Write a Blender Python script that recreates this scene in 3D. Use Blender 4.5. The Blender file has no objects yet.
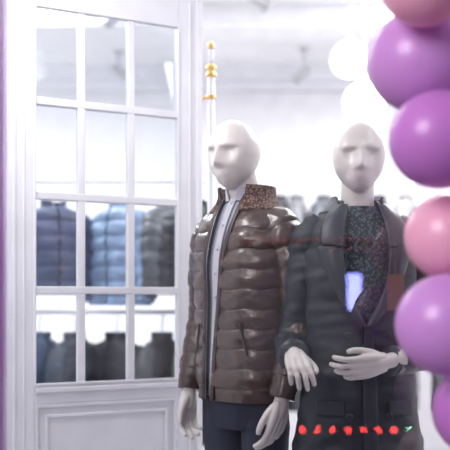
import bpy, math, random
import numpy as np
from mathutils import Vector, Matrix, noise
random.seed(4)
scene = bpy.context.scene
scene.view_settings.view_transform = 'Standard'
D2R = math.pi/180

# ---------------------------------------------------------------- materials
def new_mat(name):
    m = bpy.data.materials.new(name); m.use_nodes = True
    nt = m.node_tree
    return m, nt, nt.nodes['Principled BSDF']

def mat(name, col, rough=0.5, metal=0.0, bump=0.0, bscale=60, col2=None, cscale=8, coat=0, sss=0, spec=0.5, emit=None, estr=0, bdist=0.01):
    m, nt, b = new_mat(name)
    N, L = nt.nodes, nt.links
    b.inputs['Base Color'].default_value = (*col, 1)
    b.inputs['Roughness'].default_value = rough
    b.inputs['Metallic'].default_value = metal
    b.inputs['Specular IOR Level'].default_value = spec
    b.inputs['Coat Weight'].default_value = coat
    b.inputs['Coat Roughness'].default_value = 0.15
    if sss:
        b.inputs['Subsurface Weight'].default_value = sss
        b.inputs['Subsurface Scale'].default_value = 0.08
    if emit:
        b.inputs['Emission Color'].default_value = (*emit, 1)
        b.inputs['Emission Strength'].default_value = estr
    tc = N.new('ShaderNodeTexCoord')
    n = N.new('ShaderNodeTexNoise'); n.inputs['Scale'].default_value = cscale; n.inputs['Detail'].default_value = 4
    L.new(tc.outputs['Object'], n.inputs['Vector'])
    r = N.new('ShaderNodeValToRGB')
    c2 = col2 if col2 else tuple(c*0.93 for c in col)
    r.color_ramp.elements[0].position = 0.35; r.color_ramp.elements[1].position = 0.65
    r.color_ramp.elements[0].color = (*c2, 1); r.color_ramp.elements[1].color = (*col, 1)
    L.new(n.outputs['Fac'], r.inputs['Fac']); L.new(r.outputs['Color'], b.inputs['Base Color'])
    if bump:
        n2 = N.new('ShaderNodeTexNoise'); n2.inputs['Scale'].default_value = bscale; n2.inputs['Detail'].default_value = 5
        L.new(tc.outputs['Object'], n2.inputs['Vector'])
        bp = N.new('ShaderNodeBump'); bp.inputs['Strength'].default_value = bump; bp.inputs['Distance'].default_value = bdist
        L.new(n2.outputs['Fac'], bp.inputs['Height']); L.new(bp.outputs['Normal'], b.inputs['Normal'])
    return m

def knit_mat(name, c1, c2, scale, rough=0.9):
    m, nt, b = new_mat(name); N, L = nt.nodes, nt.links
    tc = N.new('ShaderNodeTexCoord')
    v = N.new('ShaderNodeTexVoronoi'); v.inputs['Scale'].default_value = scale
    L.new(tc.outputs['Object'], v.inputs['Vector'])
    r = N.new('ShaderNodeValToRGB')
    r.color_ramp.elements[0].position = 0.15; r.color_ramp.elements[1].position = 0.6
    r.color_ramp.elements[0].color = (*c2, 1); r.color_ramp.elements[1].color = (*c1, 1)
    L.new(v.outputs['Distance'], r.inputs['Fac']); L.new(r.outputs['Color'], b.inputs['Base Color'])
    bp = N.new('ShaderNodeBump'); bp.inputs['Strength'].default_value = 0.6; bp.inputs['Distance'].default_value = 0.004
    bp.invert = True
    L.new(v.outputs['Distance'], bp.inputs['Height']); L.new(bp.outputs['Normal'], b.inputs['Normal'])
    b.inputs['Roughness'].default_value = rough
    return m

def glass_mat(name, refl, tint=(1, 1, 1), rough=0.0):
    m = bpy.data.materials.new(name); m.use_nodes = True
    nt = m.node_tree; N, L = nt.nodes, nt.links; N.clear()
    o = N.new('ShaderNodeOutputMaterial'); mx = N.new('ShaderNodeMixShader')
    t = N.new('ShaderNodeBsdfTransparent'); t.inputs['Color'].default_value = (*tint, 1)
    g = N.new('ShaderNodeBsdfGlossy'); g.inputs['Roughness'].default_value = rough
    lw = N.new('ShaderNodeFresnel'); lw.inputs['IOR'].default_value = 1.45
    mt = N.new('ShaderNodeMath'); mt.operation = 'MULTIPLY'; mt.inputs[1].default_value = refl
    L.new(lw.outputs[0], mt.inputs[0]); L.new(mt.outputs[0], mx.inputs['Fac'])
    L.new(t.outputs[0], mx.inputs[1]); L.new(g.outputs[0], mx.inputs[2]); L.new(mx.outputs[0], o.inputs['Surface'])
    return m

M_white = mat('white_paint', (0.85, 0.85, 0.90), 0.35, bump=0.05, bscale=20)
M_wall = mat('wall_plaster', (0.90, 0.89, 0.92), 0.8, bump=0.05, bscale=80)
M_ceil = mat('ceiling_plaster', (0.92, 0.92, 0.94), 0.9)
M_facade = mat('lilac_facade', (0.62, 0.36, 0.74), 0.5, bump=0.05)
M_floor = mat('shop_floor', (0.74, 0.72, 0.72), 0.35, col2=(0.66, 0.64, 0.64), cscale=3)
M_pave = mat('pavement', (0.22, 0.21, 0.23), 0.8, bump=0.3, bscale=30, col2=(0.16, 0.15, 0.17))
M_plat = mat('platform_paint', (0.7, 0.69, 0.72), 0.4)
M_glass = glass_mat('shop_glass', 1.4)
M_pane = glass_mat('pane_glass', 1.3, (0.95, 0.97, 0.98))
M_man = mat('mannequin_gloss', (0.64, 0.60, 0.575), 0.36, col2=(0.62, 0.58, 0.555), coat=0.15)
M_leather = mat('brown_leather', (0.062, 0.030, 0.022), 0.32, bump=0.55, bscale=30, col2=(0.036, 0.018, 0.014), cscale=16, coat=0.35, bdist=0.010)
M_leather_d = mat('dark_leather_trim', (0.03, 0.018, 0.014), 0.4)
M_tweed = knit_mat('tweed_collar', (0.045, 0.022, 0.016), (0.30, 0.18, 0.13), 115)
M_shirt = mat('grey_shirt', (0.33, 0.34, 0.40), 0.8, bump=0.2, bscale=25, col2=(0.25, 0.26, 0.31))
M_shirtw = mat('pale_shirt', (0.46, 0.46, 0.53), 0.8)
M_navy = mat('navy_trousers', (0.014, 0.018, 0.038), 0.85, bump=0.3, bscale=14)
M_coat = mat('navy_coat', (0.012, 0.018, 0.028), 0.6, bump=0.5, bscale=9, col2=(0.008, 0.012, 0.019), cscale=12, bdist=0.02)
M_coat2 = mat('navy_coat_lapel', (0.019, 0.026, 0.038), 0.45, bump=0.2, bscale=20)
M_sweater = knit_mat('grey_knit', (0.028, 0.038, 0.047), (0.115, 0.145, 0.17), 100)
M_tag = mat('brown_tag', (0.15, 0.07, 0.05), 0.5)
M_black = mat('black_plastic', (0.02, 0.02, 0.022), 0.4)
M_gold = mat('brass', (0.72, 0.45, 0.16), 0.25, metal=1.0)
M_metal = mat('steel', (0.6, 0.6, 0.62), 0.3, metal=1.0)
M_zip = mat('zip_metal', (0.4, 0.4, 0.4), 0.3, metal=1.0)
M_shoe = mat('black_shoe', (0.02, 0.016, 0.014), 0.3)

# ---------------------------------------------------------------- geometry helpers
def mesh_obj(name, parts, parent=None, smooth=True, loc=(0, 0, 0), rot=(0, 0, 0), mods=()):
    V, F, MI, mats = [], [], [], []
    for v, f, m in parts:
        o = len(V); V += [tuple(p) for p in v]
        if m not in mats: mats.append(m)
        k = mats.index(m)
        for q in f:
            F.append(tuple(i+o for i in q)); MI.append(k)
    me = bpy.data.meshes.new(name); me.from_pydata(V, [], F); me.update()
    for m in mats: me.materials.append(m)
    me.polygons.foreach_set('material_index', MI)
    if smooth: me.polygons.foreach_set('use_smooth', [True]*len(F))
    ob = bpy.data.objects.new(name, me); scene.collection.objects.link(ob)
    ob.location = loc; ob.rotation_euler = rot
    if parent: ob.parent = parent
    for kind, kw in mods:
        md = ob.modifiers.new(kind.lower(), kind)
        for a, b in kw.items(): setattr(md, a, b)
    return ob

def empty(name, loc=(0, 0, 0), rot=(0, 0, 0), sc=1):
    e = bpy.data.objects.new(name, None); scene.collection.objects.link(e)
    e.location = loc; e.rotation_euler = rot; e.scale = (sc,)*3; e.empty_display_size = 0.1
    return e

def box(x0, x1, y0, y1, z0, z1):
    v = [(x0, y0, z0), (x1, y0, z0), (x1, y1, z0), (x0, y1, z0), (x0, y0, z1), (x1, y0, z1), (x1, y1, z1), (x0, y1, z1)]
    f = [(0, 3, 2, 1), (4, 5, 6, 7), (0, 1, 5, 4), (1, 2, 6, 5), (2, 3, 7, 6), (3, 0, 4, 7)]
    return v, f

def box_obj(name, b, m, parent=None, bevel=0, **k):
    v, f = box(*b)
    mods = [('BEVEL', dict(width=bevel, segments=2))] if bevel else []
    return mesh_obj(name, [(v, f, m)], parent, smooth=False, mods=mods, **k)

def catmull(P, n):
    P = np.array(P, float); K = len(P)
    out = []
    for i in range(n):
        t = i/(n-1)*(K-1); j = min(int(t), K-2); u = t-j
        p0 = P[max(j-1, 0)]; p1 = P[j]; p2 = P[j+1]; p3 = P[min(j+2, K-1)]
        out.append(0.5*((2*p1)+(-p0+p2)*u+(2*p0-5*p1+4*p2-p3)*u*u+(-p0+3*p1-3*p2+p3)*u**3))
    return np.array(out)

def tube(path, n=40, segs=24, mod=None, caps=True, wr=0.0, flat=1.0, ref=(0, 1, 0)):
    C = catmull(path, n)
    V, F = [], []
    prev = Vector(ref); s = 0
    for i in range(n):
        p = Vector(C[i, :3]); r = C[i, 3]
        a = Vector(C[max(i-1, 0), :3]); b = Vector(C[min(i+1, n-1), :3])
        t = (b-a).normalized()
        if i: s += (p-Vector(C[i-1, :3])).length
        u = (prev-t*prev.dot(t)).normalized(); w = t.cross(u); prev = u
        for k in range(segs):
            an = 2*math.pi*k/segs
            rr = r*(mod(s, an) if mod else 1)
            q = p+u*math.cos(an)*rr*flat+w*math.sin(an)*rr
            if wr:
                q += (u*math.cos(an)+w*math.sin(an))*wr*noise.noise(q*14)
                q += (u*math.cos(an)+w*math.sin(an))*wr*0.6*noise.noise(Vector((q.x*20, q.y*20, q.z*45)))
            V.append(tuple(q))
    for i in range(n-1):
        for k in range(segs):
            k2 = (k+1) % segs
            F.append((i*segs+k, i*segs+k2, (i+1)*segs+k2, (i+1)*segs+k))
    if caps:
        F.append(tuple(range(segs))[::-1]); F.append(tuple((n-1)*segs+k for k in range(segs)))
    return V, F

def lathe(prof, segs=32, c=(0, 0, 0)):
    V, F = [], []
    for r, z in prof:
        for k in range(segs):
            a = 2*math.pi*k/segs; V.append((c[0]+r*math.cos(a), c[1]+r*math.sin(a), c[2]+z))
    for i in range(len(prof)-1):
        for k in range(segs):
            k2 = (k+1) % segs; F.append((i*segs+k, i*segs+k2, (i+1)*segs+k2, (i+1)*segs+k))
    F.append(tuple(range(segs))[::-1]); F.append(tuple((len(prof)-1)*segs+k for k in range(segs)))
    return V, F

class Torso:
    """stack of super-elliptic rings (z,cx,cy,hw,hd,p); front faces -Y"""
    def __init__(s, rings):
        d = catmull(rings, 160); s.d = d[np.argsort(d[:, 0])]
        s.z0, s.z1 = s.d[0, 0], s.d[-1, 0]
    def ring(s, z): return [np.interp(z, s.d[:, 0], s.d[:, i]) for i in range(1, 6)]
    def pt(s, z, th, off=0):
        cx, cy, hw, hd, p = s.ring(z); a, b = math.sin(th), math.cos(th)
        return Vector((cx+(hw+off)*math.copysign(abs(a)**(2/p), a), cy-(hd+off)*math.copysign(abs(b)**(2/p), b), z))
    def front(s, x, z, off=0):
        cx, cy, hw, hd, p = s.ring(z); u = min(abs((x-cx)/(hw+off)), 0.995)
        return Vector((x, cy-(hd+off)*(1-u**p)**(1/p), z))
    def shell(s, za, zb, gap=None, nz=60, nt=64, offf=None, wr=0.0):
        V, F = [], []
        for i in range(nz):
            z = za+(zb-za)*i/(nz-1)
            cx, cy, hw, hd, p = s.ring(z)
            gl, gr = gap(z) if gap else (0, 0)
            def ta(g):
                g = max(-0.98, min(0.98, g/hw)); return math.copysign(math.asin(abs(g)**(p/2)), g)
            tr, tl = ta(gr), ta(gl)
            for k in range(nt):
                th = tr+(2*math.pi-tl-tr)*k/(nt-1)
                o = offf(z, th) if offf else 0
                q = s.pt(z, th, o)
                if wr:
                    nn = Vector((math.sin(th), -math.cos(th), 0))
                    q += nn*wr*(noise.noise(q*9)+0.6*noise.noise(Vector((q.x*14, q.y*14, q.z*30))))
                V.append(tuple(q))
        for i in range(nz-1):
            for k in range(nt-1):
                F.append((i*nt+k, i*nt+k+1, (i+1)*nt+k+1, (i+1)*nt+k))
        return V, F
    def panel(s, zs, xl, xr, off, nz=24, nx=6, puff=0.0):
        V, F = [], []
        zs = np.array(zs, float); o = np.argsort(zs); zz = zs[o]; L = np.array(xl)[o]; R = np.array(xr)[o]
        for i in range(nz):
            z = zz[0]+(zz[-1]-zz[0])*i/(nz-1); a = np.interp(z, zz, L); b = np.interp(z, zz, R)
            for k in range(nx):
                t = k/(nx-1)
                V.append(tuple(s.front(a+(b-a)*t, z, off+puff*math.sin(math.pi*t))))
        for i in range(nz-1):
            for k in range(nx-1):
                F.append((i*nx+k, i*nx+k+1, (i+1)*nx+k+1, (i+1)*nx+k))
        return V, F

SOL = lambda t, off=-1: ('SOLIDIFY', dict(thickness=t, offset=off))

# ---------------------------------------------------------------- mannequin parts
def head_parts(zc, yoff=-0.02):
    V, F = [], []; nv, nu = 100, 140
    sstep = lambda a, b, x: (lambda t: t*t*(3-2*t))(min(1, max(0, (x-a)/(b-a))))
    g = lambda x, z, cx, cz, sx, sz: math.exp(-((x-cx)/sx)**2-((z-cz)/sz)**2)
    for i in range(nv+1):
        ph = math.pi*i/nv
        for k in range(nu):
            th = 2*math.pi*k/nu
            x, y, z = math.sin(ph)*math.sin(th), -math.sin(ph)*math.cos(th), math.cos(ph)
            lo = max(0, -z)
            X = x*0.091*(1-0.29*lo**1.3)
            X *= 1+0.05*math.exp(-((z+0.50)/0.22)**2)     # jaw corner
            Z = z*0.126
            if y < 0:
                Y = -0.096*(abs(y)**0.80)*(1+0.03*lo) if abs(y) > 0 else 0
            else:
                Y = y*0.106*(1-0.62*lo**1.2)
            if y < 0:
                fr = min(1, -y*2.0)
                d = 0
                # long straight nose wedge growing out of the brow, blending softly below the tip
                grow = 1-sstep(-0.034, 0.060, Z)
                fall = sstep(-0.056, -0.034, Z)
                wdt = 0.009+0.009*grow
                d += (0.027*grow)*fall*math.exp(-(abs(X)/wdt)**1.5)
                for sx in (-1, 1):   # eye planes sloping into the cheeks
                    d -= 0.019*math.exp(-((X-sx*0.037)/0.025)**2)*(1-sstep(0.012, 0.028, Z))*sstep(-0.048, 0.008, Z)
                    d -= 0.007*g(X, Z, sx*0.050, -0.064, 0.020, 0.030)
                    d += 0.003*g(X, Z, sx*0.034, 0.034, 0.03, 0.012)
                d += 0.006*g(X, Z, 0, -0.074, 0.028, 0.018)
                d += 0.006*g(X, Z, 0, -0.110, 0.028, 0.016)
                Y -= d*fr
            V.append((X, Y+yoff, Z+zc))
    for i in range(nv):
        for k in range(nu):
            k2 = (k+1) % nu; F.append((i*nu+k, (i+1)*nu+k, (i+1)*nu+k2, i*nu+k2))
    return V, F

def remesh(vox, it=6):
    return [('REMESH', dict(mode='VOXEL', voxel_size=vox, use_smooth_shade=True)), ('SMOOTH', dict(iterations=it, factor=0.5))]

def make_head(parent, yaw=0, tilt=0, lean=0.0):
    zc = 1.747
    V, F = head_parts(zc)
    R = Matrix.Translation((0, -lean, 1.68)) @ Matrix.Rotation(yaw, 4, 'Z') @ Matrix.Rotation(tilt, 4, 'X') @ Matrix.Translation((0, 0, -1.68))
    V = [tuple(R @ Vector(v)) for v in V]
    nk = tube([(0, 0.02, 1.40, 0.10), (0, 0.022-lean*0.1, 1.50, 0.085), (0, 0.018-lean*0.3, 1.56, 0.064), (0, 0.012-lean*0.6, 1.62, 0.058), (0, -lean*0.9, 1.69, 0.057), (0, -lean, 1.74, 0.05)], 30, 40)
    return mesh_obj('head_and_neck', [(V, F, M_man), (*nk, M_man)], parent, mods=remesh(0.003, 2))

def hand(name, parent, o, fwd, thumb, palmdir, curls=((10, 18, 14), (13, 22, 16), (16, 25, 18), (20, 28, 20)), spread=0.09, sc=1.0):
    f = Vector(fwd).normalized(); t = Vector(thumb); t = (t-f*t.dot(f)).normalized()
    n = f.cross(t)
    if n.dot(Vector(palmdir)) < 0: n = -n
    o = Vector(o)
    W = lambda a, b, c: o+(f*a+t*b+n*c)*sc
    parts = []
    offs = [0.030, 0.010, -0.011, -0.030]; lens = [0.074, 0.084, 0.078, 0.060]; base = [0.090, 0.094, 0.089, 0.080]
    for i in range(4):
        pts = []
        p0 = W(-0.005, offs[i]*0.55, 0); pts.append((*p0, 0.015*sc))
        p1 = W(0.045, offs[i]*0.85, -0.003); pts.append((*p1, 0.0145*sc))
        p = Vector((base[i], offs[i], 0.0)); pts.append((*W(*p), 0.0108*sc))
        a = 0; sp = spread*(offs[i]/0.03)
        for j, (fr, rr) in enumerate(((0.45, 0.0092), (0.30, 0.0086), (0.25, 0.0066))):
            a += curls[i][j]*D2R
            L = lens[i]*fr
            mid = p+Vector((math.cos(a)*math.cos(sp), math.sin(sp), math.sin(a)))*L*0.5
            p = p+Vector((math.cos(a)*math.cos(sp), math.sin(sp), math.sin(a)))*L
            pts.append((*W(*mid), (0.0090 if j < 2 else 0.0078)*sc))
            pts.append((*W(*p), rr*sc))
        parts.append((*tube(pts, 44, 14), M_man))
    parts.append((*tube([(*W(-0.07, 0, 0), 0.026*sc), (*W(-0.02, 0, 0), 0.024*sc), (*W(0.02, 0.002, 0.001), 0.024*sc), (*W(0.05, 0.0, 0.003), 0.018*sc)], 20, 20), M_man))
    tp = [(0.012, 0.018, 0.006, 0.016), (0.036, 0.034, 0.012, 0.0145), (0.060, 0.046, 0.016, 0.0112), (0.078, 0.051, 0.018, 0.0105), (0.094, 0.052, 0.020, 0.0095), (0.108, 0.050, 0.021, 0.007)]
    parts.append((*tube([(*W(a, b, c), r*sc) for a, b, c, r in tp], 30, 16), M_man))
    return mesh_obj(name, parts, parent, mods=remesh(0.0026, 3))

def legs(parent, mt):
    pelvis = Torso([(0.98, 0, 0, 0.155, 0.11, 2.2), (0.90, 0, 0.005, 0.170, 0.12, 2.2), (0.82, 0, 0.005, 0.165, 0.115, 2.2), (0.76, 0, 0, 0.13, 0.10, 2.2)])
    V, F = pelvis.shell(0.76, 0.98, nz=24, nt=48)
    parts = [(V, F, mt)]
    for s in (-1, 1):
        parts.append((*tube([(s*0.085, 0.0, 0.88, 0.085), (s*0.092, 0, 0.78, 0.088), (s*0.10, -0.005, 0.62, 0.078), (s*0.105, -0.005, 0.47, 0.064), (s*0.11, 0.01, 0.30, 0.060), (s*0.115, 0.02, 0.12, 0.058), (s*0.115, 0.02, 0.05, 0.060)], 60, 28, wr=0.004), mt))
    mesh_obj('trousers', parts, parent)
    for s in (-1, 1):
        v, f = tube([(s*0.115, 0.075, 0.045, 0.034), (s*0.116, 0.05, 0.045, 0.044), (s*0.12, -0.02, 0.042, 0.041), (s*0.128, -0.10, 0.036, 0.042), (s*0.134, -0.165, 0.028, 0.034), (s*0.136, -0.20, 0.02, 0.016)], 30, 24)
        v = [(a, b, max(c, 0.0)) for a, b, c in v]
        mesh_obj('shoe', [(v, f, M_shoe)], parent)

# ---------------------------------------------------------------- mannequin with leather jacket
PZ = 0.20  # display platform height
mA = empty('mannequin', (0.078, 3.28, PZ), (0, 0, -44*D2R), 1.022)
make_head(mA, yaw=6*D2R, tilt=3*D2R, lean=0.042)
legs(mA, M_navy)
TJ = Torso([(1.625, 0, 0.012, 0.066, 0.074, 2.1), (1.59, 0, 0.008, 0.085, 0.083, 2.1), (1.565, 0, 0.008, 0.125, 0.095, 2.1), (1.53, 0, 0.008, 0.168, 0.112, 2.2),
            (1.46, 0, 0, 0.194, 0.130, 2.3), (1.36, 0, -0.005, 0.202, 0.144, 2.4), (1.22, 0, 0, 0.198, 0.142, 2.4),
            (1.08, 0, 0, 0.194, 0.142, 2.3), (0.96, 0, 0, 0.194, 0.142, 2.3), (0.855, 0, 0, 0.188, 0.138, 2.3)])
sp = 0.070
def quilt(z, th):
    if z < 0.91: return 0.003*math.sin(math.pi*min(1, (z-0.86)/0.05))
    zz = z+0.003*math.sin(th*9)
    u = abs(math.sin(math.pi*(zz-0.91)/sp))
    e = min(1, max(0, (1.55-z)/0.08))
    return 0.0100*(u**0.40)*e
gw = lambda z: np.interp(z, [0.86, 1.0, 1.2, 1.4, 1.52, 1.63], [0.020, 0.024, 0.030, 0.042, 0.050, 0.055])
gc = lambda z: np.interp(z, [0.86, 1.2, 1.52], [-0.055, -0.030, 0.0])
def gapJ(z): return gw(z)-gc(z), gw(z)+gc(z)
mesh_obj('leather_jacket_body', [(*TJ.shell(0.862, 1.60, gapJ, nz=300, nt=120, offf=quilt, wr=0.007), M_leather)], mA, mods=[SOL(0.008)])
for s in (-1, 1):
    zs = np.linspace(0.862, 1.60, 12); g = np.array([gw(z) for z in zs]); c = np.array([gc(z) for z in zs])
    a, b = (c+g-0.004, c+g+0.012) if s > 0 else (c-g-0.012, c-g+0.004)
    mesh_obj('zip_placket', [(*TJ.panel(zs, a, b, 0.008, nz=60, nx=5), M_leather_d)], mA, mods=[SOL(0.006, 0)])
    a, b = (c+g-0.006, c+g-0.003) if s > 0 else (c-g+0.003, c-g+0.006)
    mesh_obj('zip_teeth', [(*TJ.panel(zs, a, b, 0.006, nz=60, nx=3), M_zip)], mA, mods=[SOL(0.003, 0)])
mesh_obj('shirt', [(*TJ.shell(0.875, 1.615, nz=60, nt=64, offf=lambda z, t: -0.014), M_shirt)], mA)
mesh_obj('shirt_placket', [(*TJ.panel([0.88, 1.60], [-0.060, -0.016], [-0.032, 0.016], -0.009, nz=40), M_shirtw)], mA, mods=[SOL(0.004, 0)])
bt = []
for z in np.arange(0.98, 1.6, 0.085):
    p = TJ.front(-0.044+0.044*(z-0.9)/0.7, z, -0.004); v, f = lathe([(0.005, -0.0015), (0.006, 0), (0.005, 0.0015)], 12)
    bt.append(([(p.x+a, p.y-c, p.z+b) for a, b, c in v], f, M_shirtw))
mesh_obj('shirt_buttons', bt, mA)
def collar(rings, gap, za, zb, mt, name, parent, th=0.008, nz=16):
    T = Torso(rings); return mesh_obj(name, [(*T.shell(za, zb, gap, nz=nz, nt=80), mt)], parent, mods=[SOL(th, 0), ('SUBSURF', dict(levels=1, render_levels=1))])
collar([(1.66, 0, -0.012, 0.070, 0.074, 2), (1.62, 0, -0.006, 0.066, 0.072, 2), (1.58, 0, 0.004, 0.072, 0.080, 2)], lambda z: (0.012+(z-1.58)*0.35,)*2, 1.58, 1.630, M_shirtw, 'shirt_collar', mA, 0.004)
collar([(1.66, 0, 0.004, 0.102, 0.102, 2.1), (1.62, 0, 0.006, 0.096, 0.100, 2.1), (1.58, 0, 0.010, 0.108, 0.103, 2.1), (1.53, 0, 0.012, 0.165, 0.124, 2.1)], lambda z: (0.056+(z-1.56)*0.12,)*2, 1.540, 1.636, M_tweed, 'tweed_collar', mA, 0.016)
for s in (-1, 1):
    V, F = [], []
    for i in range(14):
        t = i/13; z = 1.14-0.11*t; x = s*(0.10+0.025*t)
        for d in (-0.004, 0.004): V.append(tuple(TJ.front(x+d, z, 0.012)))
    for i in range(13): F.append((2*i, 2*i+1, 2*i+3, 2*i+2))
    mesh_obj('zip_pocket', [(V, F, M_leather_d)], mA, mods=[SOL(0.005, 0)])
armA = lambda s: [(s*0.125, 0.0, 1.515, 0.058), (s*0.160, 0.002, 1.480, 0.073), (s*0.194, 0.008, 1.41, 0.073), (s*0.220, 0.018, 1.29, 0.068), (s*0.232, 0.02, 1.16, 0.063), (s*0.236, -0.015, 1.03, 0.058), (s*0.230, -0.055, 0.92, 0.051), (s*0.228, -0.066, 0.885, 0.047)]
def puffr(s, an): return 0.97+0.09*abs(math.sin(math.pi*s/0.068))**0.40 if 0.05 < s < 0.60 else 0.97
for s, nm in ((-1, 'sleeve_r'), (1, 'sleeve_l')):
    mesh_obj(nm, [(*tube(armA(s), 220, 48, mod=puffr, wr=0.007), M_leather)], mA)
    hand('hand_'+nm[-1], mA, (s*0.227, -0.070, 0.865), (-s*0.12, -0.22, -1), (0, -1, -0.1), (-s, 0, 0), curls=((16, 24, 16), (20, 28, 18), (24, 30, 20), (28, 32, 22)), sc=1.08)

# ---------------------------------------------------------------- mannequin with coat
mB = empty('mannequin', (0.468, 3.08, PZ), (0, 0, 2*D2R), 1.0)
make_head(mB, yaw=-5*D2R, tilt=2*D2R)
legs(mB, M_navy)
TC = Torso([(1.615, 0, 0.012, 0.064, 0.074, 2.1), (1.585, 0, 0.012, 0.082, 0.083, 2.1), (1.56, 0, 0.01, 0.12, 0.095, 2.1), (1.525, 0, 0.008, 0.162, 0.112, 2.2),
            (1.46, 0, 0, 0.188, 0.126, 2.3), (1.36, 0, -0.005, 0.194, 0.134, 2.4), (1.20, 0, 0, 0.184, 0.130, 2.4),
            (1.08, 0, 0, 0.182, 0.128, 2.3), (0.92, 0, 0, 0.200, 0.142, 2.3), (0.80, 0, 0, 0.214, 0.155, 2.3), (0.66, 0, 0, 0.226, 0.165, 2.3)])
def gapC(z):
    g = np.interp(z, [0.66, 1.0, 1.16, 1.22, 1.30, 1.42, 1.52, 1.6], [0.004, 0.004, 0.008, 0.040, 0.074, 0.084, 0.076, 0.055])
    return g, g
mesh_obj('coat_body', [(*TC.shell(0.66, 1.595, gapC, nz=150, nt=120, offf=lambda z, t: 0.004, wr=0.012), M_coat)], mB, mods=[SOL(0.008)])
mesh_obj('sweater', [(*TC.shell(1.05, 1.575, nz=60, nt=64, offf=lambda z, t: -0.014, wr=0.004), M_sweater)], mB)
collar([(1.58, 0, 0.012, 0.062, 0.070, 2), (1.555, 0, 0.012, 0.070, 0.076, 2), (1.53, 0, 0.012, 0.080, 0.083, 2)], lambda z: (0, 0), 1.54, 1.575, M_sweater, 'sweater_neckband', mB, 0.012)
for s in (-1, 1):
    zs = [1.16, 1.22, 1.30, 1.38, 1.425, 1.43]
    inn = np.array([0.000, 0.032, 0.066, 0.076, 0.080, 0.080]); out = np.array([0.018, 0.070, 0.114, 0.144, 0.162, 0.150])
    a, b = (inn, out) if s > 0 else (-out, -inn)
    mesh_obj('lapel', [(*TC.panel(zs, a, b, 0.022, nz=50, nx=12, puff=0.008), M_coat2)], mB, mods=[SOL(0.008, 0)])
    zs = [1.428, 1.44, 1.50, 1.545, 1.575]
    inn = np.array([0.080, 0.076, 0.070, 0.060, 0.052]); out = np.array([0.100, 0.150, 0.145, 0.118, 0.090])
    a, b = (inn, out) if s > 0 else (-out, -inn)
    mesh_obj('collar_leaf', [(*TC.panel(zs, a, b, 0.024, nz=40, nx=12, puff=0.008), M_coat2)], mB, mods=[SOL(0.009, 0)])
collar([(1.645, 0, 0.022, 0.088, 0.088, 2.1), (1.61, 0, 0.02, 0.088, 0.090, 2.1), (1.575, 0, 0.014, 0.105, 0.100, 2.1), (1.54, 0, 0.012, 0.15, 0.12, 2.1)], lambda z: (0.074+(z-1.58)*0.16,)*2, 1.55, 1.612, M_coat2, 'coat_collar', mB, 0.012)
mesh_obj('coat_front_edge', [(*TC.panel([0.66, 1.0, 1.17], [-0.012, -0.012, -0.005], [0.035, 0.035, 0.02], 0.020, nz=50, nx=6), M_coat)], mB, mods=[SOL(0.008, 0)])
bt = []
for z in (1.13, 0.86, 0.74):
    for x in (-0.06, 0.075):
        p = TC.front(x, z, 0.022); v, f = lathe([(0.009, -0.003), (0.012, 0), (0.010, 0.004), (0.006, 0.003)], 16)
        bt.append(([(p.x+a, p.y-c, p.z+b) for a, b, c in v], f, M_black))
mesh_obj('coat_buttons', bt, mB)
for s in (-1, 1):
    a, b = (0.075, 0.165) if s > 0 else (-0.165, -0.075)
    mesh_obj('pocket_flap', [(*TC.panel([0.86, 0.91], [a, a], [b, b], 0.014, nz=8, nx=12), M_coat)], mB, mods=[SOL(0.005, 0)])
v, f = TC.panel([1.215, 1.335], [0.066, 0.066], [0.125, 0.125], 0.040, nz=6, nx=5)
tag = [(v, f, M_tag), (*tube([(0.096, TC.front(0.096, 1.33, 0.034).y, 1.33, 0.0012), (0.094, TC.front(0.09, 1.38, 0.03).y, 1.38, 0.0012)], 8, 6), M_tag)]
mesh_obj('hang_tag', tag, mB, smooth=False, mods=[SOL(0.002, 0)])
armR = [(-0.120, 0.0, 1.510, 0.056), (-0.156, 0.0, 1.472, 0.069), (-0.182, 0.01, 1.39, 0.067), (-0.202, 0.035, 1.24, 0.062), (-0.218, 0.045, 1.13, 0.059), (-0.234, -0.01, 1.078, 0.056), (-0.244, -0.10, 1.072, 0.051), (-0.246, -0.185, 1.072, 0.046)]
armL = [(0.120, 0.0, 1.510, 0.056), (0.156, 0.0, 1.472, 0.069), (0.186, 0.01, 1.39, 0.068), (0.216, 0.035, 1.24, 0.063), (0.230, 0.040, 1.13, 0.061), (0.210, -0.03, 1.065, 0.058), (0.135, -0.135, 1.052, 0.052), (0.065, -0.190, 1.048, 0.046)]
for nm, ar in (('coat_sleeve_r', armR), ('coat_sleeve_l', armL)):
    mesh_obj(nm, [(*tube(ar, 110, 44, wr=0.012), M_coat)], mB)
    a = Vector(ar[-1][:3]); b = Vector(ar[-2][:3]); d = (a-b).normalized()
    c = a-d*0.035
    mesh_obj('cuff_strap', [(*tube([(*c, 0.0505), (*(c+d*0.022), 0.0495)], 6, 36), M_coat2)], mB)
hand('hand_r', mB, (-0.246, -0.185, 1.070), (0.06, -0.80, -0.36), (1, 0.1, 0.25), (0, 0.2, -1), curls=((26, 36, 22), (30, 38, 24), (34, 38, 24), (36, 38, 24)), spread=0.08, sc=1.0)
hand('hand_l', mB, (0.046, -0.207, 1.046), (-0.95, -0.12, -0.20), (-0.15, -0.35, 1), (0, 1, -0.2), curls=((14, 26, 16), (16, 28, 18), (20, 30, 20), (24, 32, 22)), spread=0.12, sc=1.06)

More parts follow.
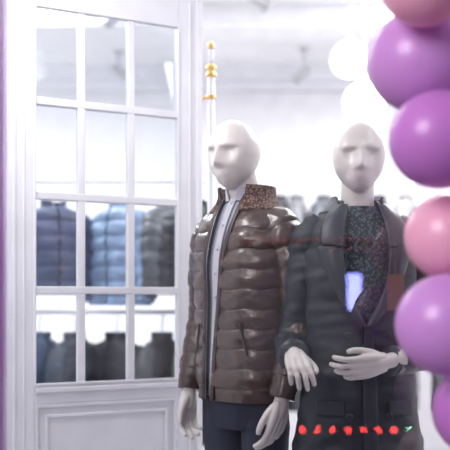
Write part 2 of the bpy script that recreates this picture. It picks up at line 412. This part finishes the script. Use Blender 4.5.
# ---------------------------------------------------------------- room shell
CE = 3.55
box_obj('floor', (-4, 4, 2.57, 8.2, -0.1, 0.0), M_floor)
box_obj('ceiling', (-4, 4, 2.57, 8.2, CE, CE+0.1), M_ceil)
box_obj('wall_back', (-4, 4, 8.0, 8.2, 0, CE), M_wall)
box_obj('wall_left', (-4.1, -4, 2.57, 8.2, 0, CE), M_wall)
box_obj('wall_right', (4, 4.1, 2.57, 8.2, 0, CE), M_wall)
fv = []
for b in ((-4.1, -0.635, 2.45, 2.54, 0, 3.9), (1.35, 4.1, 2.45, 2.54, 0, 3.9), (-0.635, 1.35, 2.45, 2.54, 3.1, 3.9), (-0.635, 1.35, 2.45, 2.54, 0, 0.2)):
    fv.append((*box(*b), M_facade))
for b in ((-4.1, -0.638, 2.54, 2.57, 0, 3.65), (1.353, 4.1, 2.54, 2.57, 0, 3.65), (-0.638, 1.353, 2.54, 2.57, 3.103, 3.65)):
    fv.append((*box(*b), M_wall))
mesh_obj('wall_front', fv, smooth=False)
box_obj('ground', (-12, 12, -12, 2.45, -0.1, 0.0), M_pave)
box_obj('window_1', (-0.633, 1.348, 2.505, 2.507, 0.202, 3.098), M_glass)
box_obj('display_platform', (-1.6, 1.6, 2.58, 4.15, 0, PZ), M_plat, bevel=0.006)
mesh_obj('trim_1', [(*box(-4, 4, 7.82, 8.0, CE-0.12, CE), M_white), (*box(-4, 4, 7.9, 8.0, CE-0.2, CE-0.12), M_white)], smooth=False)
box_obj('ceiling_beam', (-4, 4, 6.2, 6.5, CE-0.16, CE), M_ceil, bevel=0.01)
box_obj('baseboard_back', (-4, 4, 7.97, 8.0, 0, 0.12), M_white)

# ---------------------------------------------------------------- white french door (glazed screen)
ang = math.atan(0.5)
dr = empty('door_1', (-0.740, 3.40, PZ), (0, 0, ang))
W0, W1, T = -0.122, 0.715, 0.045
G0, G1 = 0.0, 0.610
zb = 1.119-PZ; rows = [zb+0.37*i for i in range(5)]
fr = []
def fb(*b): fr.append((*box(*b), M_white))
fb(W0, G0, 0, T, 0, rows[-1]+0.14); fb(G1, W1, 0, T, 0, rows[-1]+0.14)
fb(G0, G1, 0, T, rows[-1], rows[-1]+0.14)
fb(G0, G1, 0, T, zb-0.075, zb)
fb(G0, G1, 0, T, 0, 0.12)
fb(G0, G1, 0.014, T-0.01, 0.12, zb-0.075)
mesh_obj('door_frame', fr, dr, smooth=False, mods=[('BEVEL', dict(width=0.004, segments=2))])
fr = []
mw = 0.015
for x in (0.192, 0.402): fb(x-mw, x+mw, 0.006, T-0.006, zb, rows[-1])
for z in rows[1:-1]: fb(G0, G1, 0.004, T-0.004, z-mw, z+mw)
mesh_obj('muntins', fr, dr, smooth=False, mods=[('BEVEL', dict(width=0.004, segments=2))])
fr = []
def frame(x0, x1, z0, z1, w, y0, y1):
    fb(x0, x0+w, y0, y1, z0, z1); fb(x1-w, x1, y0, y1, z0, z1); fb(x0+w, x1-w, y0, y1, z0, z0+w); fb(x0+w, x1-w, y0, y1, z1-w, z1)
frame(0.0, 0.61, 0.12, zb-0.075, 0.016, 0.002, 0.02)
frame(0.045, 0.565, 0.165, zb-0.12, 0.012, 0.004, 0.02)
frame(-0.004, 0.614, zb-0.004, rows[-1]+0.004, 0.010, -0.006, 0.004)
fb(-0.085, -0.073, -0.008, 0.002, 0.05, rows[-1]+0.10)
fb(-0.045, -0.037, -0.006, 0.002, 0.05, rows[-1]+0.10)
fb(0.655, 0.665, -0.008, 0.002, 0.05, rows[-1]+0.10)
fb(0.690, 0.715, -0.012, 0.002, 0.0, rows[-1]+0.14)
fb(G0, G1, -0.014, 0.0, zb-0.03, zb-0.012)
mesh_obj('mouldings', fr, dr, smooth=False, mods=[('BEVEL', dict(width=0.003, segments=2))])
mesh_obj('panes', [(*box(G0, G1, 0.020, 0.023, zb, rows[-1]), M_pane)], dr, smooth=False)
box_obj('trim_2', (-1.15, -0.86, 3.29, 3.33, PZ, 3.3), M_white, bevel=0.004)

# ---------------------------------------------------------------- pole with brass fittings
pp = []
pc = (-0.064, 4.02, PZ)
pp.append((*lathe([(0.05, 0), (0.05, 0.01), (0.02, 0.02), (0.016, 0.03), (0.016, 2.27), (0.012, 2.275)], 28, pc), M_white))
pp.append((*lathe([(0.010, 2.27), (0.022, 2.275), (0.024, 2.285), (0.014, 2.295), (0.024, 2.312), (0.024, 2.322), (0.010, 2.335)], 28, pc), M_gold))
pp.append((*lathe([(0.008, 2.33), (0.011, 2.345), (0.011, 2.395), (0.008, 2.405)], 28, pc), M_white))
pp.append((*lathe([(0.008, 2.40), (0.013, 2.407), (0.015, 2.42), (0.011, 2.432), (0.002, 2.437)], 28, pc), M_gold))
pp.append((*lathe([(0.017, 2.17), (0.021, 2.175), (0.021, 2.187), (0.017, 2.192)], 28, pc), M_gold))
pp.append((*tube([(pc[0], pc[1], PZ+2.18, 0.007), (pc[0]-0.03, pc[1]+0.01, PZ+2.18, 0.007), (pc[0]-0.045, pc[1]+0.014, PZ+2.18, 0.016), (pc[0]-0.06, pc[1]+0.017, PZ+2.18, 0.011)], 16, 16), M_gold))
mesh_obj('display_pole', pp)

# ---------------------------------------------------------------- racks with hanging jackets
def garment(parent, loc, yaw, col, L=0.62, puffer=True, rough=0.5):
    m = mat('garment_cloth', col, rough, bump=0.3, bscale=12, col2=tuple(c*0.6 for c in col), cscale=10)
    T = Torso([(0.0, 0, 0, 0.06, 0.055, 2), (-0.02, 0, 0, 0.12, 0.06, 2), (-0.05, 0, 0, 0.19, 0.07, 2.1), (-0.12, 0, 0, 0.22, 0.085, 2.2), (-0.3, 0, 0, 0.215, 0.09, 2.2), (-L, 0, 0, 0.22, 0.09, 2.2)])
    q = (lambda z, t: 0.018*abs(math.sin(math.pi*z/0.085))**0.6) if puffer else (lambda z, t: 0)
    P = [(*T.shell(-L, -0.0, lambda z: (0.006, 0.006), nz=90, nt=48, offf=q, wr=0.012), m)]
    C = Torso([(0.05, 0, 0, 0.08, 0.06, 2), (0.0, 0, 0, 0.075, 0.058, 2), (-0.03, 0, 0, 0.11, 0.06, 2)])
    P.append((*C.shell(-0.02, 0.035, lambda z: (0.03, 0.03), nz=8, nt=40), m))
    for s in (-1, 1):
        P.append((*tube([(s*0.15, 0, -0.07, 0.055), (s*0.20, 0, -0.14, 0.06), (s*0.235, -0.01, -0.30, 0.055), (s*0.245, -0.02, -0.46, 0.05), (s*0.24, -0.03, -L+0.02, 0.042)], 70, 20, mod=(lambda a, b: 0.92+0.16*abs(math.sin(math.pi*a/0.075))**0.6) if puffer else None, wr=0.01), m))
    P.append((*tube([(0, 0, 0.0, 0.004), (0, 0, 0.09, 0.004), (0.02, 0, 0.125, 0.003), (0, 0, 0.15, 0.003), (-0.02, 0, 0.13, 0.003)], 20, 8), M_metal))
    mesh_obj('hanging_jacket', P, parent, loc=loc, rot=(0, 0, yaw))

def rack(name, loc, x0, x1, rails, mt):
    e = empty(name, loc)
    P = []
    for z in rails: P.append((*tube([(x0, 0, z, 0.012), (x1, 0, z, 0.012)], 4, 16), mt))
    for x in (x0, x1): P.append((*tube([(x, 0, 0, 0.015), (x, 0, max(rails)+0.05, 0.015)], 4, 16), mt))
    for x in (x0, x1): P.append((*box(x-0.02, x+0.02, -0.22, 0.22, 0, 0.025), mt))
    mesh_obj('rack_frame', P, e)
    return e
r1 = rack('clothing_rack', (0, 5.0, 0), -1.75, 0.15, [2.13, 1.38], M_white)
navy = (0.055, 0.08, 0.17); blue = (0.26, 0.37, 0.56); dark = (0.025, 0.027, 0.034); grey = (0.08, 0.085, 0.095); olive = (0.13, 0.15, 0.08)
for x, c, yw, L, pf in ((-1.40, navy, 40, .6, True), (-0.98, navy, 30, .50, True), (-0.60, blue, -42, .56, True), (-0.33, (0.10, 0.11, 0.13), 70, .50, True), (-0.15, dark, 76, .74, False), (0.02, dark, 80, .74, False)):
    garment(r1, (x, 0, 1.98), yw*D2R, c, L, pf)
for x, c, yw, L in ((-1.36, grey, 35, .6), (-1.06, (0.10, 0.17, 0.28), 62, .6), (-0.86, (0.05, 0.07, 0.10), 70, .6), (-0.62, dark, -40, .62), (-0.36, (0.09, 0.09, 0.10), 68, .6), (-0.17, olive, 72, .6), (0.0, dark, 75, .6)):
    garment(r1, (x, 0, 1.23), yw*D2R, c, L, False)
r2 = rack('clothing_rack', (0, 6.7, 0), 0.30, 2.6, [2.36, 1.45], M_white)
x = 0.42; i = 0
cols = [(0.05, 0.055, 0.065), (0.22, 0.22, 0.24), (0.10, 0.11, 0.13), (0.18, 0.18, 0.20), (0.04, 0.045, 0.055), (0.36, 0.35, 0.36), (0.12, 0.125, 0.14)]
while x < 2.5:
    garment(r2, (x, 0, 2.21), (74+8*math.sin(i*2.1))*D2R, cols[i % 7], .55+0.14*(i % 3)/2, False)
    garment(r2, (x, 0, 1.30), (74+8*math.sin(i*1.7))*D2R, cols[(i+3) % 7], .68, False)
    x += 0.13+0.08*((i*7) % 3); i += 1

# ---------------------------------------------------------------- lamps
M_lamp = mat('lamp_glow', (1, 1, 1), 0.5, emit=(1.0, 0.98, 1.0), estr=2.0)
def pendant(x, y, z, r):
    prof = [(r*math.sin(math.pi*t/24)+0.001, -r*math.cos(math.pi*t/24)) for t in range(25)]
    P = [(*lathe(prof, 32, (x, y, z)), M_lamp), (*tube([(x, y, z+r, 0.006), (x, y, CE-0.02, 0.006)], 4, 10), M_white), (*lathe([(0.05, CE-z-0.03), (0.05, CE-z)], 24, (x, y, z)), M_white),
         (*lathe([(0.03, r-0.01), (0.035, r+0.01), (0.02, r+0.04)], 20, (x, y, z)), M_white)]
    mesh_obj('pendant_lamp', P)
pendant(0.84, 5.9, 3.07, 0.125)
pendant(0.86, 5.4, 2.67, 0.13)
def spot(x, y, drop=0.16, yaw=0.5):
    z = CE-drop
    P = [(*tube([(x, y, CE, 0.01), (x, y, z, 0.01)], 4, 10), M_metal), (*lathe([(0.045, CE-0.015), (0.045, CE)], 20, (x, y, 0)), M_metal),
         (*tube([(x-0.06*math.cos(yaw), y-0.06*math.sin(yaw), z+0.02, 0.036), (x+0.05*math.cos(yaw), y+0.05*math.sin(yaw), z-0.03, 0.042), (x+0.09*math.cos(yaw), y+0.09*math.sin(yaw), z-0.05, 0.05)], 12, 20), M_metal)]
    mesh_obj('spotlight', P)
spot(0.19, 5.6); spot(0.66, 7.3, 0.2, 2.4); spot(-0.72, 5.8, 0.2, 2.6); spot(-0.9, 7.4)

def area(name, loc, target, size, energy, col=(1, 1, 1), sy=None):
    l = bpy.data.lights.new(name, 'AREA'); l.energy = energy; l.size = size; l.color = col
    if sy: l.shape = 'RECTANGLE'; l.size_y = sy
    o = bpy.data.objects.new(name, l); scene.collection.objects.link(o); o.location = loc
    o.rotation_euler = (Vector(target)-Vector(loc)).to_track_quat('-Z', 'Y').to_euler()
    return o
area('ceiling_light_1', (-1.8, 5.6, CE-0.03), (-1.8, 5.6, 0), 1.4, 155, (0.96, 0.98, 1), 2.2)
area('ceiling_light_2', (1.8, 5.6, CE-0.03), (1.8, 5.6, 0), 1.4, 195, (0.96, 0.98, 1), 2.2)
area('ceiling_light_3', (0.0, 4.3, CE-0.03), (0.0, 4.3, 0), 1.6, 22, (1, 0.99, 0.98), 0.5)
area('mannequin_fill_1', (-0.80, 2.70, 2.72), (0.08, 3.25, 1.45), 0.35, 12, (1, 0.98, 0.96))  # added light without a fixture, out of view, models the mannequins from the left
area('mannequin_fill_2', (1.15, 2.68, 2.80), (0.45, 3.1, 1.45), 0.3, 3.5, (0.98, 0.97, 1))  # weaker added light from the right, also unseen and without a fixture
area('outside_fill', (-2.4, -0.6, 3.4), (0.3, 2.6, 1.5), 1.8, 125, (1, 0.94, 0.98))  # added soft fill from outside for balloons and mannequins, no actual street lamp

# ---------------------------------------------------------------- balloons
def balloon_mat(n, c):
    return mat(n, c, 0.36, sss=0.5, coat=0.25, col2=tuple(k*0.96 for k in c), cscale=3)
BP = balloon_mat('pink_latex', (0.96, 0.48, 0.64)); BV = balloon_mat('violet_latex', (0.66, 0.33, 0.74)); BU = balloon_mat('purple_latex', (0.60, 0.23, 0.66))
def balloon(x, y, z, r, m, ax=(0, 0, -1)):
    prof = [(0.0005, r*1.06)]
    for i in range(1, 40):
        t = math.pi*i/40
        rr = r*math.sin(t); zz = r*1.05*math.cos(t)
        if t > math.pi/2: rr *= 1-0.10*math.sin((t-math.pi/2))**2; zz *= 1.03
        prof.append((rr, zz))
    prof += [(0.006, -r*1.10), (0.005, -r*1.13), (0.011, -r*1.17), (0.010, -r*1.18)]
    v, f = lathe(prof[::-1], 48)
    q = Vector((0, 0, -1)).rotation_difference(Vector(ax).normalized())
    v = [tuple(q @ Vector(p)) for p in v]
    mesh_obj('balloon', [(v, f, m)], loc=(x, y, z))
B = [(0.478, 2.08, 2.212, 0.110, BP), (0.512, 2.28, 2.072, 0.134, BV), (0.520, 2.12, 1.838, 0.118, BU), (0.582, 2.26, 1.613, 0.113, BP),
     (0.548, 2.14, 1.389, 0.126, BV), (0.662, 2.25, 1.162, 0.122, BU), (0.69, 2.12, 0.93, 0.115, BP), (0.68, 2.27, 0.70, 0.12, BV), (0.66, 2.12, 0.47, 0.12, BU), (0.68, 2.26, 0.24, 0.12, BP),
     (0.99, 2.15, 2.10, 0.12, BP), (0.99, 2.25, 1.85, 0.12, BV), (0.99, 2.12, 1.60, 0.12, BU), (0.99, 2.25, 1.35, 0.12, BP), (0.99, 2.12, 1.10, 0.12, BV), (0.99, 2.25, 0.85, 0.12, BU), (0.99, 2.14, 0.60, 0.12, BV), (0.99, 2.25, 0.35, 0.12, BP)]
for x, y, z, r, m in B: balloon(x, y, z, r, m, (0.825-x, 2.2-y, -0.05))
mesh_obj('balloon_stand', [(*lathe([(0.025, 0), (0.025, 0.015), (0.009, 0.03), (0.007, 2.4), (0.002, 2.405)], 24, (0.825, 2.2, 0)), M_white)])

# ---------------------------------------------------------------- led sign across the pavement (seen as a reflection)
M_red = mat('led_red', (0.2, 0, 0), 0.4, emit=(1, 0.05, 0.04), estr=48)
M_redd = mat('led_red_dim', (0.2, 0, 0), 0.4, emit=(1, 0.08, 0.05), estr=16)
M_grn = mat('led_green', (0, 0.2, 0), 0.4, emit=(0.3, 1, 0.5), estr=32)
M_blu = mat('led_blue', (0.1, 0.1, 0.3), 0.4, emit=(0.30, 0.32, 1), estr=28)
P = []
def led(x, z, r, m):
    v, f = lathe([(r*0.6, 0), (r, 0.005), (r*0.7, 0.012), (0.001, 0.016)], 10)
    P.append(([(x+a, -2.0+c, z+b) for a, b, c in v], f, m))
for i in range(7): led(0.62+i*0.122, 0.41, 0.017, M_red)
for i in range(5): led(1.475+i*0.115, 0.412, 0.015 if i % 2 == 0 else 0.011, M_grn if i % 2 == 0 else M_red)
for i in range(24): led(0.15+i*0.065, 1.93, 0.0055, M_redd)
for i in range(14): led(0.85+i*0.055, 1.865, 0.005, M_redd)
P.append((*box(0.98, 1.09, -2.005, -1.99, 1.37, 1.66), M_blu))
P.append((*box(0.1, 2.0, -2.03, -2.005, 0.39, 0.43), M_black)); P.append((*box(0.1, 2.0, -2.03, -2.005, 1.86, 1.94), M_black))
P.append((*box(0.96, 1.11, -2.03, -2.005, 1.35, 1.95), M_black))
for x in (0.1, 1.98): P.append((*box(x, x+0.03, -2.035, -2.0, 0, 1.97), M_black))
mesh_obj('led_sign', P, smooth=False)

# ---------------------------------------------------------------- world + camera
w = bpy.data.worlds.new('World'); scene.world = w; w.use_nodes = True
bg = w.node_tree.nodes['Background']; bg.inputs[0].default_value = (0.64, 0.60, 0.74, 1); bg.inputs[1].default_value = 0.5
cam = bpy.data.cameras.new('Camera'); co = bpy.data.objects.new('Camera', cam); scene.collection.objects.link(co)
co.location = (0, 0, 1.45); co.rotation_euler = (math.pi/2, 0, 0)
cam.lens = 70; cam.sensor_width = 36; cam.shift_y = 75/450
cam.dof.use_dof = True; cam.dof.focus_distance = 3.10; cam.dof.aperture_fstop = 1.6
scene.camera = co
